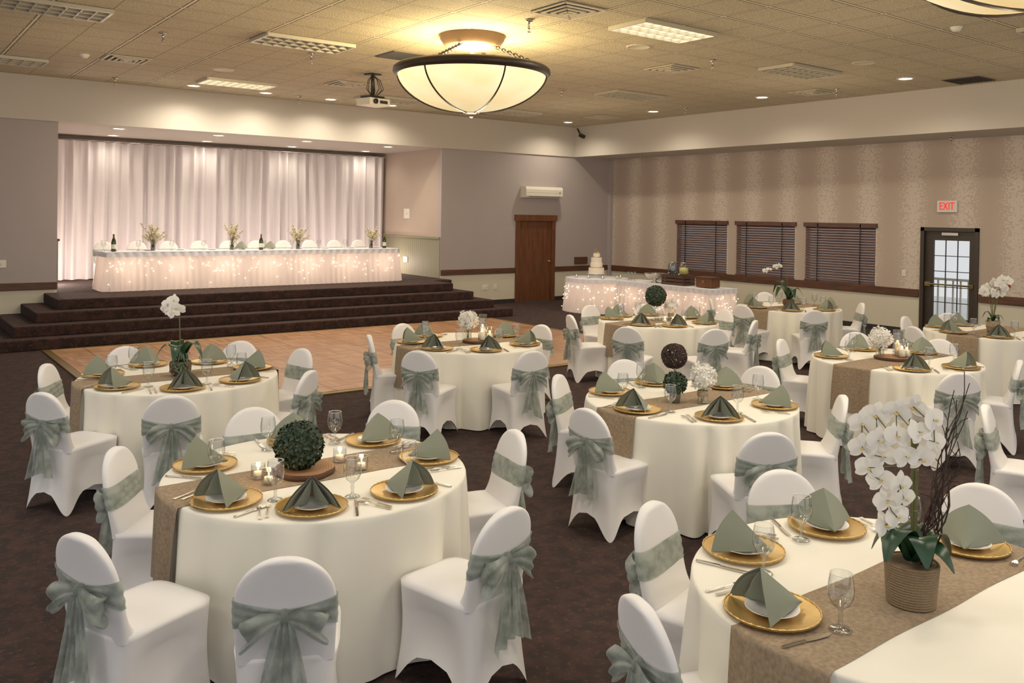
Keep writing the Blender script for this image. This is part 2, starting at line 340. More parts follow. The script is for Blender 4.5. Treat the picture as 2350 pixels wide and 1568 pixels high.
for cx,cy in [(1.2,7.4),(4.3,3.8),(1.2,3.8),(1.2,.2),(4.3,.2),(7.6,.2),(11.2,.4),(-2,3.8),(-2,7.4),(7.9,3.6)]:
    x,y=troffer(cx,cy,1); light('troffer_lamp','AREA',(x,y,Zc-.06),32,(255,244,226),sx=1.1,sy=.5)
vm=simple('vent_cream',(206,196,172),.5); vdark=simple('vent_dark',(58,50,40),.7); vret=simple('return_grille',(96,90,78),.6)
def vent(cx,cy,flat=False):
    b=MB(); x=snap(cx-G/2,GX)+G/2; y=snap(cy-G/2,GY)+G/2
    if flat:
        b.box((x+.0,y,Zc-.006),(G*1.0,G*.95,.01),vret)
        for i in range(12): b.box((x,y-.26+i*.047,Zc-.014),(G*.95,.012,.012),black_base)
    else:
        for i,s in enumerate((.58,.42,.27,.13)):
            z=Zc-.012-i*.008
            for a in (s/2,-s/2): b.box((x+a,y,z),(.035,s,.012),vm); b.box((x,y+a,z),(s,.035,.012),vm)
        b.box((x,y,Zc-.004),(.57,.57,.004),vdark); b.box((x,y,Zc-.04),(.06,.06,.01),vm)
    place('return_air_grille' if flat else 'air_vent',b)
for p in [(5.99,7.27),(3.29,13.94),(6.64,13.98),(9.71,9.08),(13.29,9.38),(13.63,14.45)]: vent(*p)
for p in [(6.4,10.98),(13.94,6.67)]: vent(*p,True)
b=MB(); b.lathe([(0,-.004),(.1,-.004)],dl_m,24); b.lathe([(.1,-.005),(.105,-.012),(.13,-.008),(.135,0)],dl_ring,24); DL=b.mesh('downlight')
def down(x,y,z,pw):
    place('downlight',DL,(x,y,z)); light('downlight_lamp','SPOT',(x,y,z-.03),pw,(255,238,212),size=.06,spot_size=2.7,spot_blend=.8)
for p in [(4.87,16.2),(6.23,16.2),(7.58,16.2),(8.97,16.2),(13.75,16.05),(13.65,13.13),(13.5,10.2),(13.35,7.33),(13.3,4.4)]: down(*p,Zc,100)
for x in (3.89,5.76,7.65,9.61): down(x,17.5,Zs,45)
for x in (4.16,6.07,8.03,9.93): down(x,19.2,Zs,22)
b=MB(); b.lathe([(0,0),(.05,0),(.05,-.02),(.015,-.025),(.012,-.09),(.02,-.095),(.02,-.11),(.004,-.115),(.004,-.14),(.028,-.142),(.028,-.146),(0,-.148)],steel,12)
SPR=b.mesh('sprinkler')
for p in [(3.11,11.65),(3.53,16.18),(5.17,11.71),(6.9,16.16),(6.22,7.99),(9.82,8.29),(10.1,11.98),(13.52,8.66),(13.66,12.21)]: place('sprinkler_head',SPR,(*p,Zc))
for p in [(15.4,15.2),(15.4,11.2),(15.4,7.6)]: place('sprinkler_head',SPR,(*p,Zs))
b=MB(); b.lathe([(0,-.05),(.04,-.05),(.06,-.02),(.07,0)],white_pl,20); SD=b.mesh('smoke_detector')
for p in [(2.65,14.08),(10.25,5.02)]: place('smoke_detector',SD,(*p,Zc))
b=MB(); b.lathe([(0,-.006),(.14,-.006),(.15,-.012),(.165,-.004),(.17,0)],vm,28); SPK=b.mesh('speaker')
for p in [(4.69,14.05),(8.32,8.29),(11.6,7.0)]: place('ceiling_speaker',SPK,(*p,Zc))
b=MB(); b.tube([(14.62,16.7,4.38),(14.6,16.55,4.2)],.02,black_m); b.box((0,0,0),(.08,.16,.08),black_m,T(14.6,16.5,4.18)@RX(.4)); place('security_camera',b)
# projector
b=MB(); b.box((0,0,-.01),(.2,.2,.02),black_m); b.tube([(0,0,0),(0,0,-.4)],.03,black_m); b.box((0,0,-.38),(.3,.25,.03),black_m)
for k in range(7):
    a=k*.9; b.tube([(0,0,-.02),(.1*cos(a)+.03,.1*sin(a),-.1),(.14*cos(a)+.05,.14*sin(a),-.25),(.05,.03,-.4)],.007,black_m,5)
b.box((0,-.02,-.47),(.42,.34,.11),white_pl); b.lathe([(0,0),(.04,0),(.045,-.03),(0,-.03)],black_m,16,mtx=T(-.1,-.19,-.47)@RX(-pi/2)); b.box((.08,-.192,-.47),(.16,.005,.05),black_base)
place('projector',b,(6.72,12.78,Zc),.2)
# chandelier
q=NT('alabaster_glow'); nz=q.noise(2.2,5); e=q.n('ShaderNodeEmission'); q.put(e.inputs[0],q.mix(q.ramp(nz,.3,.7),lin((255,230,178)),lin((250,214,146)))); 
X,Y,Z=q.xyz(); q.put(e.inputs[1],q.m('ADD',q.m('MULTIPLY',q.ramp(Z,-.5,0),.6),.8)); alab=q.done(e.outputs[0])
b=MB(); R=.95
bowl=[(R*sin(pi/2*t),-.5*cos(pi/2*t)**1.15) for t in [i/16 for i in range(17)]]
b.lathe(bowl,alab,64)
b.lathe([(R-.03,.0),(R-.03,.05),(R+.02,.075),(R+.05,.05),(R+.055,-.0),(R+.02,-.04),(R-.02,-.03),(R-.03,0)],dkbronze,64)
for k in range(6):
    a=2*pi*k/6+.35
    b.tube([((r+.012)*cos(a),(r+.012)*sin(a),z-.008) for r,z in bowl[1:]],.011,dkbronze,6)
b.lathe([(0,-.57),(.02,-.56),(.035,-.54),(.02,-.525),(.07,-.51),(.1,-.49),(.02,-.485)],dkbronze,20)
Dz=Zc-3.95
canm=simple('canopy_bronze',(150,120,88),.5,.2)
b.lathe([(0,Dz-.15),(.3,Dz-.15),(.36,Dz-.13),(.38,Dz-.09),(.41,Dz-.05),(.42,Dz-.0)],canm,40)
b.tube([(0,0,Dz-.15),(0,0,-.2)],.026,canm)
for k in range(4):
    a=2*pi*k/4+.5; p0=Vector((.3*cos(a),.3*sin(a),Dz-.15)); p1=Vector(((R)*cos(a),(R)*sin(a),.05))
    for i in range(16):
        c=p0.lerp(p1,(i+.5)/16); d=(p1-p0).normalized(); qn=d.to_track_quat('Z','Y').to_matrix().to_4x4()
        b.surf(lambda u,v:((.02+.007*cos(2*pi*v))*cos(2*pi*u),.007*sin(2*pi*v),(.032+.007*cos(2*pi*v))*sin(2*pi*u)),8,5,dkbronze,True,True,T(*c)@qn@RZ((i%2)*pi/2))
CH=b.mesh('bowl_chandelier')
for x,y in [(6.25,9.2),(5.75,2.3)]:
    place('bowl_chandelier',CH,(x,y,3.95)); light('chandelier_lamp','POINT',(x,y,3.98),330,(255,226,166),size=.3)
    light('chandelier_downlamp','POINT',(x,y,3.3),80,(255,236,206),size=.3)
for x,y,pw in [(2.5,12.8,24),(7.2,12.6,32),(11.8,13.4,40),(12.4,8.6,36),(9.2,9.6,24),(2.8,9.2,26),(9.0,5.6,24),(13,4.5,26)]:
    light('ambient_fill','POINT',(x,y,2.75),pw,(255,230,196),size=.7)  # added fill lights with no fixture, lifting ceiling and walls
# ------------------------------------------------------------------ chair
def sgn(x): return 1 if x>=0 else -1
def se(th,n): c,s=cos(th),sin(th); return sgn(c)*abs(c)**(2/n), sgn(s)*abs(s)**(2/n)
def chair_mesh():
    b=MB(); ST=.455
    def fn(u,v):
        th=2*pi*u; x,y=se(th,5.5); k=abs(sin(2*th))
        if v<.2:
            s=v/.2; z=ST+.022-.022*s**4
            return (x*.2*s,(y*.225*s if y>0 else y*.24*s),z)
        t=(v-.2)/.8
        hem=.15*(1-k**1.2); z=ST*(1-t)+hem*t - .012*sin(pi*min(t*3,1))
        ins=.045*(1-k)*sin(pi*t*.8); fl=.02*t*k
        hx=.202-ins+fl-.018*sin(pi*t)*(.4+.6*k); hf=.228-ins+.012*t*k-.012*sin(pi*t); hb=.243+.045*t-ins*.5
        return (x*hx,(y*hf if y>0 else y*hb),z)
    b.surf(fn,80,30,chair_m,True)
    z0,zt=.43,.86
    def yc(z): return -.213-.085*max(0,(z-.44)/.42)**1.15
    def w(z):
        base=.184+.006*min(1,max(0,(z-.45)/.12))
        if z<.66: return base
        return base*max(0,1-((z-.66)/(zt-.66))**2.3)**.5
    def back(u,v,off=0):
        z=z0+(zt-z0)*sin(pi/2*v)
        th=2*pi*u; x,y=se(th,3.2); ww=w(z)+off; th_=.028*min(1,max(.05,ww/.08))**.6+off
        fil=.05*exp(-max(0,z-.46)/.04) if y>0 else 0
        if v>=.9999: ww=.001; th_=.001
        return (x*ww, yc(z)+y*(th_+fil), z)
    b.surf(lambda u,v:back(u,v),40,28,chair_m,True)
    zc_,hh=.64,.06
    def band(u,v):
        th=2*pi*u; x,y=se(th,3.2); pin=1
        if y<0: pin=.38+.62*abs(x)**1.3
        z=zc_+(v*2-1)*hh*pin+(.0 if y>0 else -.008*(1-abs(x)))
        ww=w(z)+.006; rip=.0035*sin(v*18+3*x)+(.0+ (.008*(1-abs(x)) if y<0 else 0))
        return (x*(ww+rip*.3),yc(z)+y*(.033+rip),z)
    b.surf(band,56,14,organza,True)
    ky=yc(zc_)-.045; kz=zc_-.01
    b.surf(lambda u,v:(.025*sin(pi*v)*cos(2*pi*u)*(1+.1*sin(6*pi*u)),ky+.022*sin(pi*v)*sin(2*pi*u),kz+.034*cos(pi*v)),16,10,organza,True)
    r1,r2,r3=random.random()*6,random.random()*6,random.uniform(-.25,.25)
    for s in (-1,1):
        dr_=.05+.03*random.random()
        def loop(u,v):
            L=.15; a=2*pi*u; d=.5-.5*cos(a)
            x=L*d**.8; thick=-.034*sin(a)*(.3+d)
            wd=.014+.055*d**.7; zz=(v*2-1)*wd-dr_*d*d + .012*sin(v*9+u*5+r1)*d
            return (s*(x+.014*sin(v*8+r2)*d),ky+thick-.012-.014*sin(v*13+r1)*d,kz+zz)
        b.surf(loop,28,14,organza)
        ph=random.random()*6; Ln=.33+.07*random.random()
        def tail(u,v):
            wd=.012+.042*v**.55; x=(u*2-1)*wd+s*(.014+.05*v)+r3*.05*v
            return (x,ky-.02-.018*sin((u*2-1)*6+ph+v*3)*(.35+v)-.008*v,kz-.01-Ln*v-.05*(u-.5)*s*v)
        b.surf(tail,14,14,organza)
    return b.mesh('banquet_chair')
CHAIR=[chair_mesh() for _ in range(5)]
def chair_top(tx,ty,cx,cy,jit=0):
    a=atan2(ty-cy,tx-cx); r=max(math.hypot(tx-cx,ty-cy)-.298,.78)
    place('dining_chair',random.choice(CHAIR),(cx+r*cos(a),cy+r*sin(a),0),a+pi/2+jit)
# ------------------------------------------------------------------ tableware
b=MB(); pr=[(0,.004),(.09,.004),(.105,.006),(.15,.014),(.166,.018)]
b.lathe(pr,gold,64); b.lathe([(0,0),(.1,0),(.168,.012),(.166,.018)],gold,64)
b.surf(lambda u,v:((.165+.0036*cos(2*pi*v)*(.6+.5*abs(sin(32*pi*u))))*cos(2*pi*u),(.165+.0036*cos(2*pi*v)*(.6+.5*abs(sin(32*pi*u))))*sin(2*pi*u),.018+.0036*sin(2*pi*v)*(.5+.7*abs(sin(32*pi*u)))),256,6,gold,True)
CHG=b.mesh('charger_plate')
b=MB(); b.lathe([(0,.006),(.055,.006),(.062,.01),(.088,.018),(.094,.021),(.0945,.019),(.06,.005),(.05,.0),(0,.0)],china,40); PLT=b.mesh('bread_plate')
def napkin():
    b=MB(); F=Vector((0,.125,.0)); P=Vector((0,-.045,.14))
    def flap(s,sc_,off,drop):
        A=Vector((s*.135*sc_,-.085*sc_,-.006)); 
        def fn(u,v):
            rdg=P.lerp(F,u)*sc_; base=A.lerp(F*sc_,u**1.3)
            pt=rdg.lerp(base,v); n=Vector((s*.7,.0,.7)); bul=.016*sin(pi*v)*(1-u*.6)
            pt=pt+n*bul+Vector((0,-.012*sin(pi*v)*(1-u),off-drop*v*(1-u))); return pt
        b.surf(fn,12,12,nap_m)
    for s in (-1,1):
        flap(s,1,0,0); flap(s,.95,-.004,.0)
        def roll(u,v,s=s):
            top=P*.93; q0=Vector((s*.085,-.06,0)); q1=Vector((s*.012,.02,0)); g=q0.lerp(q1,u); pt=top.lerp(g,v)
            return pt+Vector((s*.012*sin(pi*v)*sin(pi*u),-.022*sin(pi*v)*sin(pi*u),0))
        b.surf(roll,10,10,nap_m)
    return b.mesh('napkin')
NAP=napkin()
b=MB(); gp=[(.0,.002),(.03,.002),(.034,.004),(.03,.007),(.008,.012),(.0055,.03),(.008,.045),(.0055,.055),(.012,.066),(.028,.078),(.037,.098),(.039,.12),(.036,.145),(.0325,.166)]
gp=[(r*1.12,z*1.17) for r,z in gp]
b.lathe(gp,glass,32); b.lathe([(.0325*1.12,.166*1.17),(.0325*1.12+.0012,.166*1.17+.001),(.0325*1.12-.0012,.166*1.17+.001),(.0325*1.12-.001,.166*1.17-.001)],china,32); GOB=b.mesh('water_goblet')  # white ring stands in for the bright reflection on the glass rim
def fork():
    b=MB()
    def hd(u,v):
        y=-.1+.13*v; w=.0035+.005*(1-v)**2+.002*(v<.05); return ((u*2-1)*w,y,.003+.006*v**2)
    b.surf(hd,3,14,steel)
    b.surf(lambda u,v:((u*2-1)*(.0035+.009*sin(pi/2*v)),.03+.025*v,.009-.004*v),4,6,steel)
    for k in range(4):
        x=-.0105+.007*k; b.box((x,.072,.0065),(.0032,.036,.002),steel)
    b.box((0,-.05,.0015),(.006,.08,.003),steel)
    return b.mesh('dinner_fork')
def knife():
    b=MB(); b.surf(lambda u,v:((u*2-1)*(.006+.001*sin(pi*v)),-.11+.1*v,.006),3,8,steel); b.box((0,-.06,.003),(.01,.1,.006),steel)
    b.surf(lambda u,v:(-.006+u*(.014+.004*sin(pi*v))*(1-max(0,v-.8)*4),-.01+.12*v,.004),3,14,steel); b.box((0,.04,.002),(.006,.1,.003),steel); return b.mesh('table_knife')
FORK=fork(); KNIFE=knife()
TZ=.764
def setting(cx,cy,ang,r=.62,tz=TZ):
    a=radians(ang); M=T(cx,cy,tz)@RZ(a+pi/2)
    def at(x,y,z=0): return M@Vector((x,y-r,z))
    rz=a+pi/2; j=random.uniform(-.3,.3)
    place('charger_plate',CHG,at(0,0),rz); place('bread_plate',PLT,at(0,0,.0055),rz); place('napkin',NAP,at(0,-.005,.027),rz+j)
    place('water_goblet',GOB,at(.185,.135),rz)
    place('dinner_fork',FORK,at(-.2,.0),rz+.05+random.uniform(-.05,.05)); place('dinner_fork',FORK,at(-.235,-.02),rz+.1+random.uniform(-.04,.06)); place('table_knife',KNIFE,at(.205,-.02),rz+random.uniform(-.1,.1))
TR=.795
class Table:
    def __init__(s,cx,cy,rot=0,seed=0,runner=True):
        s.c=(cx,cy); rnd=random.Random(seed); s.ph=[rnd.uniform(0,6.28) for _ in range(5)]; s.n=[rnd.choice((18,20,22)),rnd.choice((7,8))]
        b=MB()
        def cl(u,v):
            th=2*pi*u
            if v<.2: r=(TR-.012)*(v/.2); return (r*cos(th),r*sin(th),.76)
            if v<.25:
                t=(v-.2)/.05; return ((TR-.012+.012*sin(t*pi/2))*cos(th),(TR-.012+.012*sin(t*pi/2))*sin(th),.76-.012*(1-cos(t*pi/2)))
            t=(v-.25)/.75; r=s.rad(th,t); return (r*cos(th),r*sin(th),.748*(1-t)+.012*t)
        b.surf(cl,600,40,cloth_m,True); s.o=place('round_banquet_table',b,(cx,cy,0))
        if runner:
            b=MB(); hw=.185; Lh=TR+.42
            def rn(u,v):
                sx=(u*2-1)*Lh; wy=(v*2-1)*hw+.004*sin(u*23); sE=sqrt(TR*TR-wy*wy)-.004; 
                if abs(sx)<=sE: return (sx,wy,.7625)
                d=abs(sx)-sE; th=atan2(wy,sgn(sx)*sE); drop=max(0,d-.008)
                r=s.rad(th+rot,min(1,drop/.74),.7)+.016; return (sgn(sx)*r*abs(cos(th)),r*sin(th),.7625-drop)
            b.surf(rn,150,40,burlap); place('burlap_runner',b,(cx,cy,0),rot)
    def rad(s,th,t,k=1):
        w=s.n[0]/2*th+s.ph[0]+.9*sin(3*th+s.ph[2])+.5*sin(5*th+s.ph[4])
        lobe=(abs(sin(w))**2+.012)**.5          # rounded lobes, narrow valleys
        amp=.6+.4*sin(s.n[1]*th+s.ph[1])
        g=t**.62; fine=.006*sin(31*th+s.ph[3])*t
        # a runner lies over the folds, so its valleys are softened towards the lobe crests
        if k<1: lobe=1-(1-lobe)*.35
        return TR+.01*t+.13*g*amp*(lobe-.55)+fine
tabs=[
((1.98,4.33),[-117,-158,140,78,34,-14,-72],(1.92,4.29),[(-118,1.48),(-152,1.40),(145,1.02),(86,1.10),(40,1.24),(-14,1.18),(-77,1.38)]),
((2.16,7.48),[149,-153,-104,-58,-2,50,99],(2.18,7.63),[(171,.98),(-139,1.57),(-107,1.68),(107,.83),(38,.97),(-8,1.09),(-61,1.40)]),
((5.08,4.45),[125,-175,-120,-57,16,69],(5.06,4.38),[(128,1.05),(-171,1.29),(-122,1.48),(-58,1.05),(11,1.09),(74,1.12)]),
((5.3,7.78),[153,-156,-108,-50,18,104],(5.37,7.81),[(172,1.18),(118,.9),(-142,1.63),(-104,1.6),(-6,.9)]),
((8.58,8.1),[133,-155,-117,-60,0,55,100],(8.62,8.04),[(169,1.45),(111,1.12),(-149,1.9),(-119,1.85),(-81,1.35),(-19,.95),(59,.91)]),
((11.75,8.3),[165,-141,-87,-35,30,100],(11.83,8.26),[(-171,1.63),(-136,1.78),(-71,1.03),(153,1.4),(60,1.1)]),
((8.3,4.6),[134,61,7,-85,-138],(8.38,4.73),[(131,1.05),(-131,1.64),(52,.87),(-8,.84),(-88,1.16)]),
((11.5,5.1),[160,105,60,-150,-100],(11.23,4.88),[(55,1.23),(104,1.07),(160,1.3)]),
((3.17,1.70),[111,165,60,6],(3.28,1.70),[(66,1.01),(118,1.06),(166,1.27),(13,1.04)]),
((6.8,1.6),[109,160,60],(6.6,1.55),[(109,1.3)])]
for i,((cx,cy),st_,(ox,oy),ch_) in enumerate(tabs):
    Table(cx,cy,0,i+3)
    for a in st_: setting(cx,cy,a)
    for a,r in ch_: chair_top((ox+r*cos(radians(a)))*1.032,(oy+r*sin(radians(a)))*1.032,cx,cy,random.uniform(-.05,.05))
# ------------------------------------------------------------------ florals
def leafball(b,c,r,n,m,size=.018,core=True,sq=1):
    if core: b.sph(c,r*.93,m,20,sq)
    v=[];f=[]
    for i in range(n):
        z=1-2*(i+.5)/n; a=i*2.39996; s=sqrt(1-z*z); d=Vector((s*cos(a),s*sin(a),z))+Vector([random.uniform(-.08,.08) for _ in range(3)]); d.normalize()
        p=Vector(c)+Vector((d.x,d.y,d.z*sq))*r*random.uniform(.93,1.03)
        t=d.cross(Vector((random.uniform(-1,1),random.uniform(-1,1),random.uniform(-1,1)))).normalized(); q=d.cross(t); up=(t*.75+d*random.uniform(.2,.8)).normalized(); sz=size*random.uniform(.8,1.2)
        k=len(v); v+=[p,p+up*sz*.5+q*sz*.38,p+up*sz,p+up*sz*.5-q*sz*.38]; f.append((k,k+1,k+2,k+3))
    b.add(v,f,m,False)
def topiary(x,y,z,r): 
    b=MB(); leafball(b,(0,0,r),r,int(1500*(r/.12)**1.2),leaf_d,.024); return place('topiary_ball',b,(x,y,z))
def hydr(b,c,r,n=170,m=petal,fs=.026):
    b.sph(c,r*.6,m,14)
    for i in range(n):
        z=1-1.9*(i+.5)/n; a=i*2.39996; s=sqrt(max(0,1-z*z)); d=Vector((s*cos(a),s*sin(a),z)); lob=1+.12*sin(5*a*.37+z*6); p=Vector(c)+d*r*random.uniform(.72,1.05)*lob
        M=T(*p)@(d+Vector([random.uniform(-.5,.5) for _ in range(3)])).to_track_quat('Z','Y').to_matrix().to_4x4()@RZ(random.random()*6)
        v=[(0,0,0)];f=[]
        for k in range(4):
            a2=k*pi/2; o=len(v); e=fs*r/.085
            v+=[(e*.6*cos(a2-.6),e*.6*sin(a2-.6),.003),(e*cos(a2-.3),e*sin(a2-.3),.007),(e*cos(a2+.3),e*sin(a2+.3),.007),(e*.6*cos(a2+.6),e*.6*sin(a2+.6),.003)]; f.append((0,o,o+1,o+2,o+3))
        b.add(v,f,m,False,M)
def wood_slice(x,y,r,z=TZ):
    b=MB(); rf=lambda u:r*(1+.04*sin(6*pi*u+1)+.02*sin(14*pi*u))
    b.surf(lambda u,v:(rf(u)*v*cos(2*pi*u),rf(u)*v*sin(2*pi*u),.03),48,6,wood_slice_m,True)
    b.surf(lambda u,v:((rf(u)+.006*sin(pi*v))*cos(2*pi*u),(rf(u)+.006*sin(pi*v))*sin(2*pi*u),.03*(1-v)),48,4,bark,True)
    b.surf(lambda u,v:(rf(u)*v*cos(2*pi*u),rf(u)*v*sin(2*pi*u),0),48,2,bark,True); return place('wood_slice',b,(x,y,z))
def votive(x,y,z=TZ,r=.036,h=.075,name='votive_candle',lit=True,pw=.25):
    b=MB(); b.lathe([(0,.004),(r*.9,.004),(r,.01),(r,h)],glass,24)
    b.lathe([(r,h),(r+.0012,h+.001),(r-.0012,h+.001)],china,24)  # rim glint drawn as a white ring
    hc=min(h*.5,.14); b.lathe([(0,.012),(r*.62,.012),(r*.62,hc),(0,hc)],wax,20)
    b.lathe([(0,0),(.003,.005),(.0035,.01),(.0012,.02),(0,.023)],flame,10,(0,0,hc+.004)); b.tube([(0,0,hc),(0,0,hc+.006)],.001,black_m,5)
    place(name,b,(x,y,z))
    if lit: light('candle_glow','POINT',(x,y,z+hc+.02),pw,(255,200,135),size=.012)
def cylvase(x,y,h,r=.045,z=TZ): votive(x,y,z,r,h,'candle_in_glass_cylinder')
def hydr_vase(x,y,z=TZ,h=.14,r=.075,band=True):
    b=MB(); b.lathe([(0,.003),(.036,.003),(.04,.01),(.036,h*.7),(.042,h)],vase_m,28)
    if band: b.lathe([(.04,h*.35),(.042,h*.38),(.041,h*.62),(.039,h*.65)],burlap,28)
    for k in range(5): b.tube([(.01*cos(k*1.3),.01*sin(k*1.3),.012),(.015*cos(k*2),.015*sin(k*2),h+.02)],.003,stem_m,5)
    hydr(b,(0,0,h+r*.6),r); place('hydrangea_in_vase',b,(x,y,z))
def orch_flower(b,M,s=.05,m=petal):
    def pet(ang,L,W,cup):
        def fn(u,v):
            w=W*sin(pi*min(.98,.08+v*.9))**.7; x=(u*2-1)*w; y=L*v; z=cup*v*v*L-.15*abs(x)*(1 if W>.6*L else .5)+.0; return (x,y,z)
        b.surf(fn,4,6,m,mtx=M@RZ(ang))
    pet(0,s,s*.36,-.12); pet(2.2,s*.95,s*.33,-.12); pet(-2.2,s*.95,s*.33,-.12)
    pet(pi/2-.15,s*.98,s*.58,.12); pet(-pi/2+.15,s*.98,s*.58,.12)
    b.surf(lambda u,v:(s*.16*sin(pi*v)*cos(2*pi*u),-s*.12*v+s*.1*sin(pi*v)*sin(2*pi*u)*.6,s*.12+s*.25*v),8,5,lip,True,mtx=M)
def strap(b,a,L,W,rise,m=leaf_o,z0=0,tw=0):
    def fn(u,v):
        r=L*v; z=z0+rise*sin(pi*v*.8)*L-.35*L*v*v; w=W*sin(pi*(.12+.86*v))**.8; x=(u*2-1)*w
        return (r*cos(a)-x*sin(a),r*sin(a)+x*cos(a),z+abs(u*2-1)*.25*w)
    b.surf(fn,6,12,m)
VIEW=Vector((-.6,-.75,.1))
def orchid(x,y,pot='basket',h=.6,fl=None,z=TZ,lean=(-.05,.03),s=.045,name='potted_orchid',bigleaf=.16,lw=.27,nl=5,droop=.9):
    b=MB()
    if pot=='rope':
        for i in range(16): b.lathe([(.08+.0055*cos(t)+.0006*i,.0055+i*.0095+.0055*sin(t)) for t in [k*pi/4 for k in range(9)]],rope,36)
        b.lathe([(0,.001),(.079,.001),(.083,.15),(.07,.15),(0,.14)],rope,30); pz=.15
    elif pot=='basket':
        b.lathe([(0,0),(.06,0),(.085,.04),(.09,.1),(.08,.12),(.07,.12),(0,.11)],basket,28); pz=.115
    else:
        b.lathe([(0,0),(.065,0),(.085,.15),(.08,.15),(0,.13)],burlap,28); b.lathe([(.075,.06),(.079,.065),(.079,.085),(.076,.09)],rope,28); pz=.14
    for k in range(nl): strap(b,k*6.28/nl+.4,bigleaf*random.uniform(.8,1.1),bigleaf*lw,droop*random.uniform(.6,1.3),z0=pz)
    lx,ly=lean; H_=h
    main=[(0,0,pz),(lx*.1,ly*.1,H_*.4),(lx*.3,ly*.3,H_*.75),(lx*.6,ly*.6,H_*.95),(lx*1.3,ly*1.3,H_)]
    b.tube(main,.005,stem_m,6)
    for k,(dx,dy,dz) in enumerate(fl):
        d=(VIEW+Vector([random.uniform(-.5,.5) for _ in range(3)])).normalized(); 
        M=T(dx,dy,dz)@d.to_track_quat('Z','Y').to_matrix().to_4x4()@RZ(random.uniform(-.4,.4)); orch_flower(b,M,s)
        if k>0: b.tube([fl[k-1],tuple((fl[k-1][i]+fl[k][i])/2 -(.01 if i==2 else 0) for i in range(3)),fl[k]],.002,stem_m,5)
    return b,lambda:place(name,b,(x,y,z))
# T1 centre
wood_slice(1.90,4.32,.155); topiary(1.87,4.33,TZ+.03,.118)
for p in [(1.66,4.36),(1.67,4.24),(2.14,4.40),(2.17,4.20)]: votive(*p)
# T2 orchid
fl=[(-.05+random.uniform(-.06,.06),.03+random.uniform(-.06,.06),.56+random.uniform(-.04,.08)) for _ in range(9)]
b,fin=orchid(2.16,7.46,'basket',.6,fl,lean=(-.03,.03),s=.055,bigleaf=.2)
for k in range(70):
    a=random.uniform(0,6.28); r=random.uniform(.04,.15); strap(b,a,random.uniform(.05,.09),.012,.9,succ,.1-r*.4+random.uniform(0,.06)+.03)
for k in range(60):
    a=random.uniform(-2.6,-1.2); t=random.random(); b.sph((.1*cos(a)*(1+.3*t),.1*sin(a)*(1+.3*t),.12-.11*t),.009,succ,6)
fin()
# T3
b=MB(); 
for k in range(46):
    n=Vector([random.gauss(0,1) for _ in range(3)]).normalized(); u=n.orthogonal().normalized(); w_=n.cross(u); rr=.1*random.uniform(.93,1.02)
    b.tube([u*rr*cos(t)+w_*rr*sin(t)+n*.01*sin(3*t)+Vector((0,0,.31)) for t in [j*2*pi/18 for j in range(19)]],.0028,twig,5)
b.lathe([(0,0),(.045,0),(.045,.008),(.01,.02),(.008,.12),(.014,.14),(.008,.16),(.01,.2),(.04,.212),(.05,.225),(0,.22)],silver,24)
place('grapevine_ball_on_stand',b,(5.06,4.6,TZ))
b=MB(); b.lathe([(0,0),(.035,0),(.045,.09),(.048,.095),(.042,.095),(0,.085)],galv,24); leafball(b,(0,0,.145),.075,520,leaf_d,.028); place('potted_boxwood',b,(4.89,4.43,TZ))
hydr_vase(5.05,4.3,h=.15,r=.088)
# T4
wood_slice(5.36,7.72,.15)
for p,h in (((5.42,7.7),.27),((5.36,7.62),.2),((5.46,7.62),.14)): cylvase(*p,h,z=TZ+.03)
hydr_vase(5.27,7.76,z=TZ+.03,h=.15,r=.1,band=False)
# T5
b=MB(); b.lathe([(0,0),(.05,0),(.05,.01),(.01,.03),(.01,.16),(.05,.2),(.055,.21),(0,.2)],vase_m,24); leafball(b,(0,0,.33),.13,1400,leaf_d,.026); place('topiary_on_pedestal',b,(8.55,8.12,TZ))
hydr_vase(8.74,8.02,h=.14,r=.085); votive(8.6,7.85,pw=.2); votive(8.75,7.8,pw=.2); votive(8.5,7.9,pw=.2)
# T6
fl=[(-.12-.07*k+random.uniform(-.03,.03),.08+.05*k,.66-.012*k*k+random.uniform(-.02,.02)) for k in range(4)]
b,fin=orchid(11.75,8.3,'basket',.66,fl,lean=(-.1,.08),s=.05,bigleaf=.26); fin()
# T7
wood_slice(8.27,4.62,.16)
for p,h in (((8.33,4.6),.26),((8.27,4.52),.17),((8.36,4.52),.13)): cylvase(*p,h,z=TZ+.03)
hydr_vase(8.18,4.7,z=TZ+.03,h=.12,r=.1,band=False)
# T8
fl=[(random.uniform(-.14,.14),random.uniform(-.16,.16),.48+.2*random.random()) for k in range(16)]
b,fin=orchid(11.4,5.05,'burlap',.6,fl,lean=(-.03,.03),s=.07,bigleaf=.12)
for k in range(5): b.tube([(0,0,.14),(.04*cos(k*1.5),.04*sin(k*1.5),.35),(.1*cos(k*2),.1*sin(k*2),.55)],.004,stem_m,5)
fin()
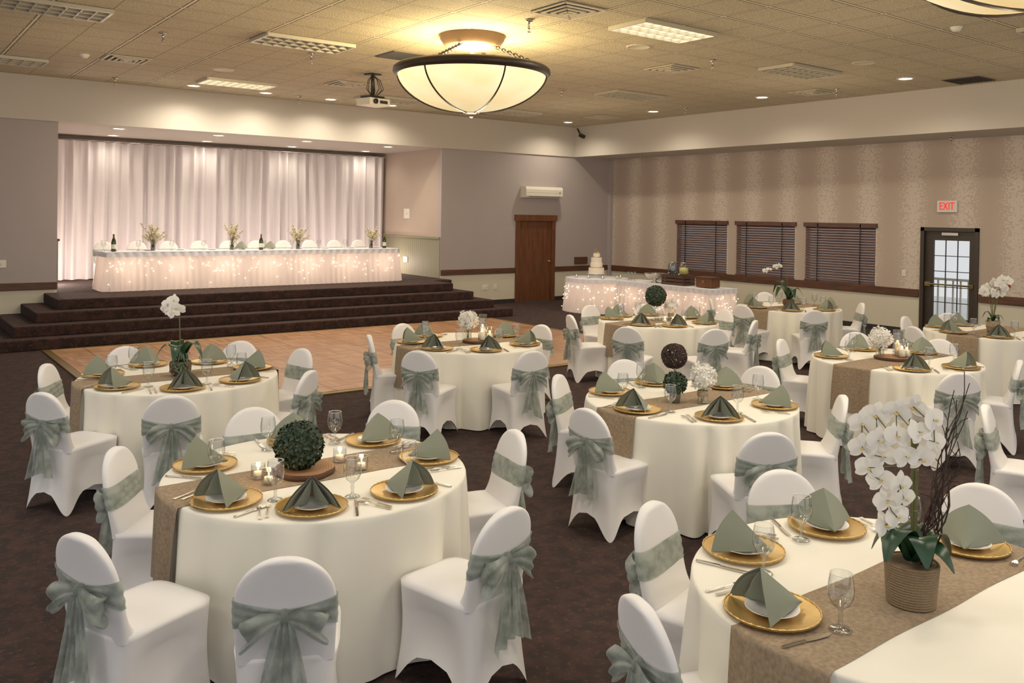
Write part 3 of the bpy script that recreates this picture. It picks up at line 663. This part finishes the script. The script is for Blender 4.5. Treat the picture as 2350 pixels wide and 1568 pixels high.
# T9 large orchid
def sr(r,u,f=0): return (.8*r-.6*f,-.6*r-.8*f,u)
fl=[sr(-.02,.72,.03),sr(.04,.68,.06),sr(.05,.6,.05),sr(-.02,.64,.08),sr(-.08,.7,.03),sr(-.09,.62,.06),sr(-.14,.68,.0),sr(-.15,.6,.05),sr(-.19,.65,.0),sr(-.2,.57,.03),sr(-.13,.54,.04),sr(-.06,.55,.07),sr(.0,.54,.06),sr(-.18,.5,.04),sr(-.14,.46,.05),sr(-.08,.45,.07),sr(-.06,.4,.06),sr(-.12,.39,.06),sr(-.08,.33,.05),sr(-.12,.3,.05)]
b,fin=orchid(3.06,1.62,'rope',.68,fl,lean=(-.03,.0),s=.052,bigleaf=.16,lw=.38,nl=7,droop=.8)
b.tube([(0.01,0,.1),(.012,0,.3),(.01,0,.66)],.011,stem_m,10)
for zz in (.2,.33,.48,.58): b.lathe([(.0105,zz),(.0135,zz+.004),(.0105,zz+.008)],rope,12,(.011,0,0))
for k in range(12):
    pts=[]; r0=.03+.009*k
    for t in range(12):
        tt=t/11; rr=r0*.4+.12*tt+.02*sin(tt*9+k*1.7); pts.append(sr(rr+.01*cos(k+tt*12),.12+(.34+.035*k)*tt,.03*sin(k*2)+.02*sin(tt*11+k)))
    b.tube(pts,lambda t:.0038*(1-.6*t),twig,5)
    for j in (4,7,9):
        p=Vector(pts[j]); e=p+Vector((random.uniform(-.05,.05),random.uniform(-.05,.05),random.uniform(.03,.08))); b.tube([p,(p+e)/2+Vector((0,0,.01)),e],.0016,twig,4)
fin()
# ------------------------------------------------------------------ skirted tables
def skirt(b,path,z0,z1,m,flare=.03,amp=.012,per=.075,closed=True):
    L=[0]
    for i in range(1,len(path)): L.append(L[-1]+math.hypot(path[i][0]-path[i-1][0],path[i][1]-path[i-1][1]))
    n=len(path)-1
    def fn(u,v):
        i=round(u*n); x,y,nx,ny=path[i]; s=L[i]; o=flare*v+amp*(.35+.65*v)*sin(2*pi*s/per+.8*sin(s*3.1))
        return (x+nx*o,y+ny*o,z1+(z0-z1)*v)
    b.surf(fn,n,8,m)
def rectpath(x0,x1,y0,y1,r=.06,step=.0125):
    pts=[]; 
    def seg(ax,ay,bx,by,nx,ny):
        k=max(1,int(math.hypot(bx-ax,by-ay)/step))
        for i in range(k): pts.append((ax+(bx-ax)*i/k,ay+(by-ay)*i/k,nx,ny))
    def arc(cx,cy,a0):
        for i in range(8): a=a0+i/8*pi/2; pts.append((cx+r*cos(a),cy+r*sin(a),cos(a),sin(a)))
    seg(x0+r,y0,x1-r,y0,0,-1); arc(x1-r,y0+r,-pi/2); seg(x1,y0+r,x1,y1-r,1,0); arc(x1-r,y1-r,0); seg(x1-r,y1,x0+r,y1,0,1); arc(x0+r,y1-r,pi/2); seg(x0,y1-r,x0,y0+r,-1,0); arc(x0+r,y0+r,pi); pts.append(pts[0]); return pts
def circpath(cx,cy,r,n=400): return [(cx+r*cos(2*pi*i/n),cy+r*sin(2*pi*i/n),cos(2*pi*i/n),sin(2*pi*i/n)) for i in range(n+1)]
hx0,hx1,hy0,hy1,hz=3.5,9.45,16.62,17.37,1.38
b=MB(); pth=rectpath(hx0,hx1,hy0,hy1); skirt(b,pth,SH+.01,hz-.01,skirt_m,.07,.018,.12)
skirt(b,[(x+nx*.012,y+ny*.012,nx,ny) for x,y,nx,ny in pth],hz-.09,hz-.004,tabletop_m,.012,.01,.16)
b.box(*span(hx0-.015,hx1+.015,hy0-.015,hy1+.015,hz-.02,hz,tabletop_m)); place('head_table',b)
b=MB()
def bulbs(b,path,z0,z1,n,off=.03,sel=None):
    for i in range(n):
        x,y,nx,ny=random.choice(path)
        if sel and not sel(x,y,nx,ny): continue
        z=z1-(z1-z0)*min(1,abs(random.gauss(.15,.4)))
        o=off+.06*(z1-z)/(z1-z0); b.sph((x+nx*o,y+ny*o,z),.008,bulb,6)
bulbs(b,pth,SH+.12,hz-.14,300,sel=lambda x,y,nx,ny:ny<-.5); place('fairy_lights',b)
for i in range(7): light('skirt_glow','POINT',(3.9+i*.86,hy0+.3,1.05),7,(255,216,184),size=.2)
b=MB(); bp=[(0,0),(.04,0),(.042,.01),(.042,.16),(.035,.2),(.016,.25),(.014,.29),(.017,.295),(.017,.315),(0,.318)]
b.lathe(bp[:7],green_glass,20); b.lathe([(.0425,.05),(.0428,.052),(.0428,.13),(.0425,.132)],label_m,20); b.lathe([(.018,.24),(.0165,.29),(.018,.295),(.018,.315),(0,.32)],foil,16); BOT=b.mesh('champagne_bottle')
for x,y in ((3.68,16.85),(6.42,16.85),(9.25,16.95)): place('champagne_bottle',BOT,(x,y,hz))
for x in (4.37,5.85,7.22,8.9):
    b=MB(); b.lathe([(0,.003),(.04,.003),(.042,.01),(.042,.17)],vase_m,20); b.lathe([(0,.013),(.037,.013),(.037,.1),(0,.105)],twig,14)
    for k in range(16):
        a=random.uniform(0,6.28); sp_=random.uniform(.05,.24); hh=random.uniform(.28,.52); p=[(0,0,.05),(sp_*.3*cos(a),sp_*.3*sin(a),hh*.6),(sp_*cos(a),sp_*sin(a),hh)]; b.tube(p,.0035,stem_m,4)
        for j in range(12):
            t=.35+.65*j/12; q_=Vector(p[1]).lerp(Vector(p[2]),(t-.35)/.65); b.sph(tuple(q_+Vector([random.uniform(-.022,.022) for _ in range(3)])),.016,petal_c,6)
    place('flower_vase',b,(x,16.9,hz))
for i in range(10): o=place('dining_chair',CHAIR[i%3],(3.75+i*.6,17.72,SH),pi)
for i in range(10):
    x=3.75+i*.6; place('water_goblet',GOB,(x-.2,17.05,hz),0); place('bread_plate',PLT,(x,17.17,hz+.001),0)
    if i in(4,5): place('napkin',NAP,(x,17.15,hz+.024),pi)
# drape
b=MB()
def dr(u,v):
    x=XL+.05+(XS-XL-.1)*u; s=x; a=.05+.03*v; z=Zs-.12-(Zs-.12-SH-.015)*v
    y=Yd-.12+a*sin(2*pi*s/.24+1.5*sin(s*2.3)+.5*sin(v*2+s))+.022*sin(s*41+v)+.05*sin(s*1.7+v)
    return (x,y,z)
b.surf(dr,900,14,drape_m); b.tube([(XL+.02,Yd-.1,Zs-.1),(XS-.02,Yd-.1,Zs-.1)],.02,steel,8); place('stage_drape',b)
for x,pw in ((3.0,42),(4.4,24),(5.9,24),(7.4,24),(8.9,24),(10.3,18)):
    b=MB(); b.lathe([(0,0),(.05,0),(.05,.1),(.045,.1),(.04,.09),(0,.09)],black_m,16); b.lathe([(0,.095),(.04,.095)],dl_m,16); place('uplight',b,(x,18.9,SH)); light('uplight_lamp','POINT',(x,18.75,SH+.25),pw,(255,228,214),size=.12)
# cake + buffet table
ccx,ccy=13.4,14.55; b=MB(); cp=circpath(ccx,ccy,.7); skirt(b,cp,.01,.75,skirt_m,.06,.018,.12); skirt(b,circpath(ccx,ccy,.715),.67,.757,tabletop_m,.01,.01,.16); b.lathe([(0,.76),(.71,.76),(.715,.75)],tabletop_m,64,(ccx,ccy,0)); place('cake_table',b)
b=MB(); rp=rectpath(13.15,13.9,11.0,13.7); skirt(b,rp,.01,.75,skirt_m,.05,.018,.12); skirt(b,[(x+nx*.012,y+ny*.012,nx,ny) for x,y,nx,ny in rp],.67,.757,tabletop_m,.01,.01,.16); b.box(*span(13.14,13.91,10.99,13.71,.74,.762,tabletop_m)); place('refreshment_table',b)
b=MB(); bulbs(b,cp,.1,.62,150,sel=lambda x,y,nx,ny:nx*.65+ny*.75<0); bulbs(b,rp,.1,.62,150,sel=lambda x,y,nx,ny:nx<-.5 or ny<-.5); place('fairy_lights',b)
for p in ((13.2,14.5),(13.5,14.3),(13.45,13.2),(13.45,12.2),(13.5,11.4)): light('skirt_glow','POINT',(*p,.42),5,(255,216,184),size=.15)
b=MB(); icing=simple('cake_icing',(240,230,214),.5,var=.04)
b.lathe([(0,0),(.12,0),(.1,.01),(.03,.02),(.03,.07),(.2,.08),(.2,.09),(0,.09)],china,32)
z=.09
for r,h,ruf in ((.17,.13,1),(.14,.11,0),(.115,.12,1),(.08,.09,0)):
    def fn(u,v,r=r,h=h,ruf=ruf,z=z):
        rr=r+(.008*sin(2*pi*u*26+v*9) if ruf else 0); 
        if v>.8: rr*=1-(v-.8)/.2
        return (rr*cos(2*pi*u),rr*sin(2*pi*u),z+h*min(1,v/.8))
    b.surf(fn,96,15,icing,True); b.lathe([(r+.006,z),(r+.012,z+.008),(r+.004,z+.016)],gold if not ruf else china,40); z+=h
for k in range(10): hydr(b,(.05*cos(k*.63),.05*sin(k*.63),z+.015),.02,8,petal_c if k%2 else gold,.015)
b.surf(lambda u,v:((.045+.006*cos(2*pi*v))*cos(2*pi*u),.006*sin(2*pi*v),z+.07+(.045+.006*cos(2*pi*v))*sin(2*pi*u)),24,6,gold,True)
place('wedding_cake',b,(13.42,14.6,.762))
for p in ((12.95,14.75),(13.0,14.4),(13.15,14.1),(13.5,14.0),(13.75,14.15)): votive(*p,z=.762,lit=False)
b=MB(); b.lathe([(0,0),(.09,0),(.08,.015),(.03,.03),(.03,.06),(.12,.08),(.19,.13),(.22,.19),(.235,.2),(.215,.195),(.18,.135),(.1,.09),(0,.085)],silver,40); place('punch_bowl',b,(13.5,12.85,.764))
b=MB()
for zz in (.03,.1,.17): 
    for yy in (-.3,.3): b.box((0,yy,zz),(.34,.02,.055),wood_crate)
    for xx in (-.17,.17): b.box((xx,0,zz),(.02,.6,.055),wood_crate)
b.box((0,0,.2),(.34,.6,.015),wood_crate)
for xx in(-.15,.15):
    for yy in(-.28,.28): b.box((xx,yy,.1),(.03,.03,.2),wood_crate)
place('wooden_crate',b,(13.52,12.22,.764))
for yy,gm,lq in ((12.37,glass_b,None),(12.07,glass,lemon)):
    b=MB(); b.lathe([(0,.0),(.08,.0),(.1,.02),(.1,.18),(.07,.23),(.065,.24)],gm,28)
    if lq: b.lathe([(0,.014),(.09,.02),(.092,.15),(0,.15)],lq,24)
    b.lathe([(0,.27),(.02,.265),(.068,.25),(.07,.24),(0,.24)],steel,24); b.tube([(-.1,0,.03),(-.14,0,.03),(-.14,0,.01)],.01,steel,8); place('beverage_dispenser',b,(13.52,yy,.764+.208))
b=MB(); b.box((0,0,.1),(.26,.4,.18),wood_door); b.box((0,0,.2),(.29,.43,.03),wood_trim); b.box((-.14,0,.12),(.01,.07,.05),brass); place('wooden_card_box',b,(13.5,11.42,.764),bevel=.006)
b=MB()
for k in range(3): b.lathe([(0,.003),(.03,.003),(.006,.01),(.005,.12),(.04,.17),(.035,.2)],glass,20,(.0,.1*k,0))
place('stemmed_glasses',b,(13.35,13.3,.764))
# ------------------------------------------------------------------ world + camera
w=bpy.data.worlds.new('world'); sc.world=w; w.use_nodes=True; bg=w.node_tree.nodes['Background']; bg.inputs[0].default_value=lin((240,238,240)); bg.inputs[1].default_value=.85
cam=bpy.data.cameras.new('camera'); cam.sensor_width=36; cam.lens=1989.541/2350*36; cam.shift_y=-(784-515.885)/2350; cam.clip_end=200
yw,pt,rl=radians(36.985),radians(.637),radians(.866)
d=Vector((sin(yw)*cos(pt),cos(yw)*cos(pt),-sin(pt))); Rr=Vector((cos(yw),-sin(yw),0)); Uu=Rr.cross(d)
R2=Rr*cos(rl)+Uu*sin(rl); U2=-Rr*sin(rl)+Uu*cos(rl)
co=bpy.data.objects.new('camera',cam); COL.objects.link(co)
M=Matrix(((R2.x,U2.x,-d.x,0),(R2.y,U2.y,-d.y,0),(R2.z,U2.z,-d.z,2.15),(0,0,0,1))); co.matrix_world=M
sc.camera=co
sc.view_settings.view_transform='Standard'
sc.view_settings.gamma=1.08
sc.view_settings.exposure=.12
